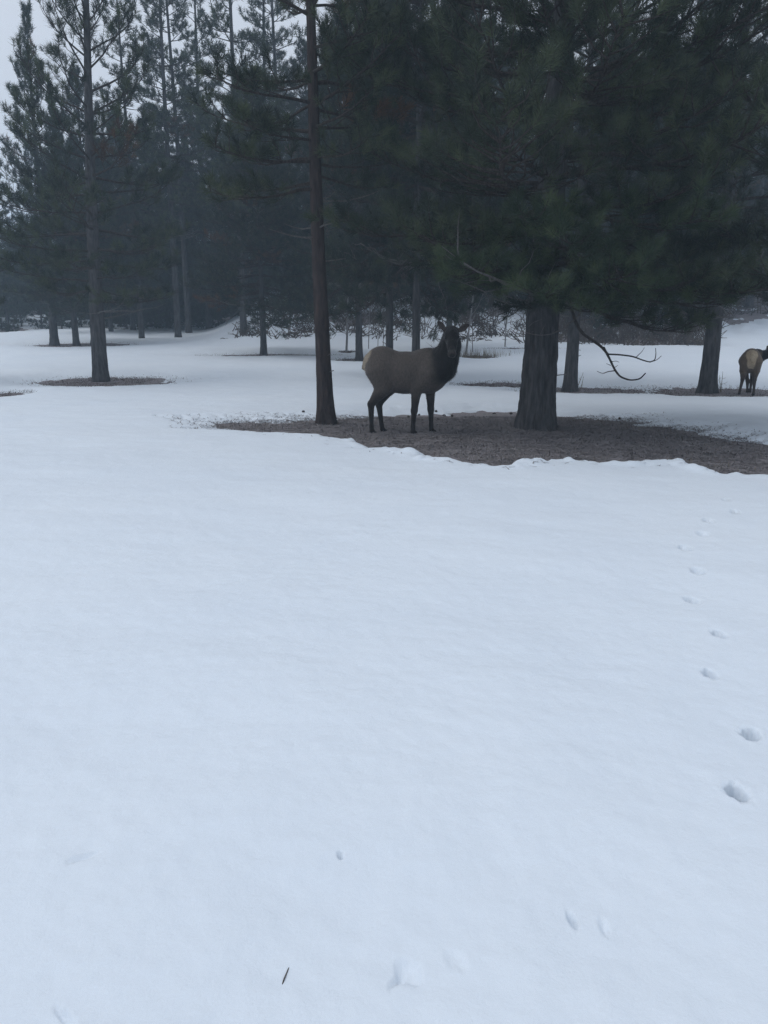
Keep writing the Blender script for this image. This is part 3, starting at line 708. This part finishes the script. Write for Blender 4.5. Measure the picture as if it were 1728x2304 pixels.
    link('fur', hm, o, kind='stuff')
    for sgn in (-1, 1):
        e = po + d * .14 + lat * sgn * .098 + nrm * .035
        u, v = np.meshgrid(np.linspace(0, math.pi, 7), np.arange(10) * 2 * math.pi / 10, indexing='ij')
        S = np.stack([np.sin(u) * np.cos(v), np.sin(u) * np.sin(v), np.cos(u)], -1).reshape(-1, 3) * .019 + e
        i = np.arange(6)[:, None] * 10; j = np.arange(10)[None]; kk = (j + 1) % 10
        link('eye', mesh_np('eye', S, [np.stack([i + j, i + 10 + j, i + 10 + kk, i + kk], -1).reshape(-1, 4)], [EYE], True), o)
    return o

ge = gp(926, 974)
elk('elk_standing', 'dark-necked brown elk standing on bare ground, head turned to face the camera',
    [('front', -1, [(.09, -.14, .74), (.055, -.135, .40), (.035, -.13, .13), (.038, -.13, .055)]),
     ('front', 1, [(.30, .13, .74), (.315, .13, .40), (.325, .13, .13), (.33, .13, .055)]),
     ('hind', -1, [(-.46, -.15, .76), (-.66, -.14, .50), (-.655, -.14, .13), (-.645, -.14, .055)]),
     ('hind', 1, [(-.40, .13, .76), (-.56, .13, .48), (-.515, .13, .13), (-.50, .13, .055)])],
    [((.34, 0, 1.06), (.52, -.06, 1.22), .25, .20, .10), ((.52, -.07, 1.10), (.625, -.11, 1.45), .225, .168, .08), ((.62, -.11, 1.42), (.64, -.15, 1.64), .168, .125, .06)],
    dict(poll=(.642, -.20, 1.655), nose=(.665, -.50, 1.335), lat=(1, 0, 0), face=(.15, -1, .15),
         ears=[((.555, -.19, 1.675), (.43, -.20, 1.83)), ((.745, -.19, 1.67), (.915, -.20, 1.775))]),
    (ge.x, ge.y + .12, ge.z - .03), R(-6), 'elk', .0145, 1.0)

g2 = gp(1697, 888)
elk('elk_behind', 'elk seen from behind with pale buff rump at the right edge',
    [('front', -1, [(.24, -.13, .74), (.26, -.12, .40), (.27, -.11, .13), (.28, -.11, .055)]),
     ('front', 1, [(.24, .10, .74), (.26, .00, .40), (.27, -.02, .13), (.28, -.02, .055)]),
     ('hind', -1, [(-.44, -.15, .76), (-.62, -.15, .50), (-.59, -.16, .13), (-.58, -.16, .055)]),
     ('hind', 1, [(-.44, .16, .76), (-.62, .19, .50), (-.60, .23, .13), (-.59, .24, .055)])],
    [((.34, 0, 1.06), (.46, -.20, 1.20), .25, .20, .10), ((.46, -.18, 1.10), (.50, -.46, 1.22), .19, .13, .08), ((.50, -.46, 1.22), (.50, -.56, 1.30), .13, .11, .06)],
    dict(poll=(.50, -.58, 1.32), nose=(.40, -.76, 1.06), lat=(.8, -.6, 0), face=(-1, -.3, .1),
         ears=[((.44, -.54, 1.37), (.36, -.46, 1.49)), ((.56, -.62, 1.37), (.64, -.68, 1.48))]),
    (g2.x + .03, g2.y + .5, g2.z - .03), R(68), 'elk', .016, .85, (.15, .108, .076), (.06, .044, .034), (.44, .34, .23))

# ------------------------------------------------------------------ saplings, shrubs, brush, grass, cones
def bare_stem(acc, p, H, r, rg, n_side, lean=.08, spread=.5):
    P = curve_branch(p, rg.rand() * 6.28, R(90) - abs(rg.normal()) * lean, H, 0, rg, 7, .03)
    acc.tube(P, np.linspace(r, r * .25, len(P)), 6)
    for _ in range(n_side):
        s = rg.uniform(.25, .95); q = np.array([np.interp(s, np.linspace(0, 1, len(P)), P[:, c]) for c in range(3)])
        B = curve_branch(q, rg.rand() * 6.28, R(rg.uniform(10, 55)), H * spread * (1.1 - s) * rg.uniform(.4, 1), R(20), rg, 4, .2)
        acc.tube(B, np.linspace(r * .35, .003, len(B)), 3)
SAP = [(779, 792, .06, 4.6, 'pale bare sapling trunk between slim pine and elk rump', BARK_PALE), (829, 790, .028, 3.6, 'thin pale bare stem directly above the elk rump', BARK_PALE),
       (850, 788, .022, 3.2, 'thinnest bare stem above the elk back near its rump', BARK_PALE), (862, 786, .02, 3.0, 'thin leaning stem left of the trunk behind the elk back', DRY),
       (1046, 803, .05, 4.0, 'bare sapling trunk in dry grass right of the elk head', BARK_PALE), (1136, 782, .035, 4.2, 'pale thin sapling just left of the big trunk', BARK_PALE),
       (1064, 797, .02, 2.0, 'short bare stem in the dry grass right of the elk', DRY)]
for i, (px, py, r_, H, lab, m) in enumerate(SAP):
    rg = np.random.RandomState(200 + i); A = Acc(); bare_stem(A, (0, 0, -.1), H, r_, rg, 9)
    link('bare_sapling', A.mesh('bare_sapling', [m]), None, base(px, py), label=lab, category='sapling', group='bare saplings below the bank')
def shrub(px, py, H, n, lab, m=DRY, seed=0):
    rg = np.random.RandomState(seed); A = Acc()
    for _ in range(n): bare_stem(A, (rg.normal() * .12, rg.normal() * .1, -.05), H * rg.uniform(.6, 1.1), .012, rg, 5, .5)
    link('bare_shrub', A.mesh('bare_shrub', [m]), None, base(px, py), label=lab, category='shrub', group='bare shrubs')
shrub(572, 748, 1.1, 8, 'bare bushy shrub on snow left of the lone small pine', seed=301)
shrub(1000, 790, .9, 8, 'bare twiggy shrub behind the elk neck', seed=302)
shrub(1025, 806, .55, 7, 'low bare shrub right of the elk face', seed=303)
shrub(400, 752, .7, 9, 'low brown shrub at the edge of the wood left of centre', seed=304)
shrub(1312, 872, .55, 3, 'thin weed stalks beside the trunk behind the dead branch', STRAW, 305)
shrub(1616, 880, .6, 3, 'thin weed stalk right of the pine by the far elk', STRAW, 306)
shrub(1143, 806, .4, 4, 'small twig tuft at the left side of the big trunk', STRAW, 307)

def blades(name, pts, hts, m, seed, wdt=.006, lean=.5):
    rg = np.random.RandomState(seed); n = len(pts); P = np.asarray(pts)
    a = rg.rand(n) * 6.28; tip = np.stack([np.cos(a) * lean * hts * rg.rand(n), np.sin(a) * lean * hts * rg.rand(n), hts], -1)
    b2_ = rg.rand(n) * 3.14; sd_ = np.stack([np.cos(b2_), np.sin(b2_), 0 * b2_], -1) * wdt / 2
    V = np.stack([P - sd_, P + sd_, P + tip], 1).reshape(-1, 3)
    return mesh_np(name, V, [np.arange(3 * n).reshape(-1, 3)], [m], False)
rg = np.random.RandomState(5)
def grass_clump(px, py, lab, n, hh, wx, seed):
    rg = np.random.RandomState(seed); o = base(px, py)
    pts = np.stack([rg.normal(size=n) * wx, rg.normal(size=n) * .25, np.zeros(n)], -1)
    link('dry_grass_clump', blades('dry_grass', pts, rg.uniform(.4, 1, n) * hh, STRAW, seed, .014), None, o, label=lab, category='grass clump', group='dry grass clumps', kind='stuff')
grass_clump(1052, 806, 'dry straw grass clump around the sapling right of the elk head', 260, .55, .55, 1)
grass_clump(1100, 802, 'dry straw grass clump midway between elk head and big trunk', 160, .45, .5, 2)

# brush poking through the snow of the bank
BR = Acc(); bx = []
n_b = 0
while n_b < 3000:
    X, Y = rg.uniform(-9, 27), rg.uniform(38.5, 57)
    px = X / Y * FPX * 1.02 + CX
    lowstart = 38.0 if px > 1150 else (40.5 if 580 < px else 99)
    if px > 1600: lowstart = 45
    if Y < lowstart: continue
    d = .45 + .9 * float(noise2(X * .45, Y * .45, 77)) + (.8 if 1180 < px < 1600 else 0) + .02 * (Y - 43)
    if rg.rand() > d: continue
    z = float(ground_h(X, Y))
    bx.append((X, Y, z)); n_b += 1
n_c = 0
while n_c < 1300:
    X, Y = rg.uniform(-8, 6), rg.uniform(40, 52)
    if rg.rand() > .25 + 1.3 * float(noise2(X * .6, Y * .6, 78)) + .04 * (Y - 43): continue
    z = float(ground_h(X, Y)); n_c += 1
    for k in range(3):
        B = curve_branch((X + rg.normal() * .2, Y + rg.normal() * .2, z + .05), rg.rand() * 6.28, R(rg.uniform(0, 70)), rg.uniform(.2, .7), R(rg.uniform(-60, 0)), rg, 3, .35)
        BR.tube(B, np.linspace(.032, .014, len(B)), 3)
for (X, Y, z) in bx:
    for k in range(3):
        B = curve_branch((X + rg.normal() * .15, Y + rg.normal() * .15, z - .05), rg.rand() * 6.28, R(rg.uniform(15, 80)), rg.uniform(.35, 1.2) * (1.35 if X / Y > .18 else 1), R(rg.uniform(-50, 10)), rg, 3, .3)
        BR.tube(B, np.linspace(.030, .012, len(B)), 3)
link('bank_brush', BR.mesh('bank_brush', [DRY]), kind='stuff', label='tangled dry brush poking through the snow on the bank', category='brush')

# needle litter, twigs and grass on the bare ground and its ragged edge
def scatter(n, x0, x1, y0, y1, lo, hi, seed):
    rg = np.random.RandomState(seed); X = rg.uniform(x0, x1, n); Y = rg.uniform(y0, y1, n); s = bare(X, Y)
    k = (s > lo) & (s < hi) & (rg.rand(n) < np.exp(-np.abs(np.minimum(s, 0)) * 5)); return X[k], Y[k]
X, Y = scatter(110000, -4.2, 7.5, 8.5, 15.2, -.7, 9, 8)
kk = (Y > 11.8) | (bare(X, Y) > -.03) | (np.random.RandomState(1).rand(len(X)) < .12); X, Y = X[kk], Y[kk]
Z = np.maximum(snow_top(X, Y), soil_z(X, Y)) + .004
rg = np.random.RandomState(12); n = len(X); a = rg.rand(n) * 6.28; L = rg.uniform(.03, .13, n)
d = np.stack([np.cos(a) * L, np.sin(a) * L, rg.rand(n) * .03], -1); sdv = np.stack([-np.sin(a), np.cos(a), 0 * a], -1) * .008
P0 = np.stack([X, Y, Z], -1)
link('needle_litter', mesh_np('needle_litter', np.stack([P0 - sdv, P0 + sdv, P0 + d], 1).reshape(-1, 3), [np.arange(3 * n).reshape(-1, 3)], [LITTER], False), kind='stuff',
     label='fallen needles and bits strewn over the bare ground and snow edge', category='needles')
X, Y = scatter(9000, -4.2, 7.5, 9, 15, -.12, .9, 9)
Z = np.maximum(snow_top(X, Y), soil_z(X, Y))
link('short_grass', blades('short_grass', np.stack([X, Y, Z], -1), np.random.RandomState(3).uniform(.02, .07, len(X)), STRAW, 4, .005, 1.2), kind='stuff',
     label='short dry grass blades around the bare patch', category='grass')
FX, FY, FZ = [], [], []
for i, (cx, cy, a_, b_) in enumerate(ELLS):
    x, y = scatter(3000, cx - a_ * 1.4, cx + a_ * 1.4, cy - b_ * 1.6, cy + b_ * 1.6, -.3, .6, 40 + i); FX.append(x); FY.append(y)
FX, FY = np.concatenate(FX), np.concatenate(FY); FZ = np.maximum(snow_top(FX, FY), soil_z(FX, FY))
link('patch_grass', blades('patch_grass', np.stack([FX, FY, FZ], -1), np.random.RandomState(3).uniform(.01, .05, len(FX)), DRY, 6, .014, 1.5), kind='stuff',
     label='dry grass and needles on the bare rings under the farther pines', category='grass')

def cone_mesh():
    V, F = [], []; rg = np.random.RandomState(2); n = 0
    for i in range(46):
        t = (i + .5) / 46; zc = -.05 + .1 * t; r_ = .034 * math.sin(math.pi * (t * .82 + .12)) ; a = i * 2.39996
        c = np.array([math.cos(a) * r_, math.sin(a) * r_, zc]); o_ = np.array([math.cos(a), math.sin(a), .35]); s = np.array([-math.sin(a), math.cos(a), 0])
        V += [c * .3 + np.array([0, 0, zc * .7]), c + s * .012 - o_ * .004, c + o_ * .012, c - s * .012 - o_ * .004, c - np.array([0, 0, .012])]
        F += [(n, n + 1, n + 2), (n, n + 2, n + 3), (n + 1, n + 4, n + 2), (n + 2, n + 4, n + 3)]; n += 5
    return mesh_np('pine_cone', np.array(V), [np.array(F)], [CONE], False)
cm = cone_mesh()
for px, py, lab in [(919, 938, 'pine cone lying nearest the elk front hooves'), (943, 934, 'pine cone between the elk front legs on the snow edge'), (981, 929, 'pine cone right of the elk front leg'),
                    (999, 935, 'larger pine cone right of the elk, second along the snow edge'), (1017, 936, 'third pine cone right of the elk on the snow edge'),
                    (1112, 931, 'pine cone on snow edge, left one of the pair beside the big trunk'), (1150, 931, 'pine cone on snow edge touching the left of the big trunk'),
                    (683, 937, 'pine cone on the snow just left of the slim trunk'), (1394, 944, 'pine cone on snow right of the big trunk'), (665, 980, 'pine cone on the near snow edge below the slim pine')]:
    g = gp(px, py); z = max(float(snow_top(np.array([g.x]), np.array([g.y]))[0]), g.z - .012)
    o = link('pine_cone', cm, None, (g.x, g.y, z + .015), random.Random(px).random() * 6, label=lab, category='pine cone', group='fallen pine cones'); o.rotation_euler.x = 1.45; o.scale = (.62, .62, .62)
# stick lying half sunk in the near snow
g = sp(646, 2196); A = Acc(); z = float(snow_top(np.array([g.x]), np.array([g.y]))[0])
A.tube([(-.010, -.05, .0), (-.004, -.02, .006), (.002, .01, .004), (.012, .055, -.004)], [.0010, .0019, .0016, .0005], 6)
link('stick', A.mesh('stick', [TWIG_DEAD]), None, (g.x, g.y, z - .004), label='small dark stick half sunk in the near snow', category='stick')

# ------------------------------------------------------------------ window-glare veil, added as a thin bluish air volume
def box_mesh(x0, x1, y0, y1, z0, z1, m):
    V = np.array([(x, y, z) for x in (x0, x1) for y in (y0, y1) for z in (z0, z1)], float)
    F = np.array([(0, 1, 3, 2), (4, 6, 7, 5), (0, 4, 5, 1), (2, 3, 7, 6), (0, 2, 6, 4), (1, 5, 7, 3)])
    return mesh_np('glare_haze', V, [F], [m], False)
hz = bpy.data.materials.new('glare_haze'); hz.use_nodes = True; hz.node_tree.nodes.clear()
vo = hz.node_tree.nodes.new('ShaderNodeVolumePrincipled'); vo.inputs['Density'].default_value = .0022
vo.inputs['Color'].default_value = (.66, .84, 1.0, 1); vo.inputs['Anisotropy'].default_value = 0.0
ou = hz.node_tree.nodes.new('ShaderNodeOutputMaterial'); hz.node_tree.links.new(vo.outputs['Volume'], ou.inputs['Volume'])
link('glare_haze', box_mesh(-720, 720, -720, 720, -1.6, 48, hz), kind='stuff')
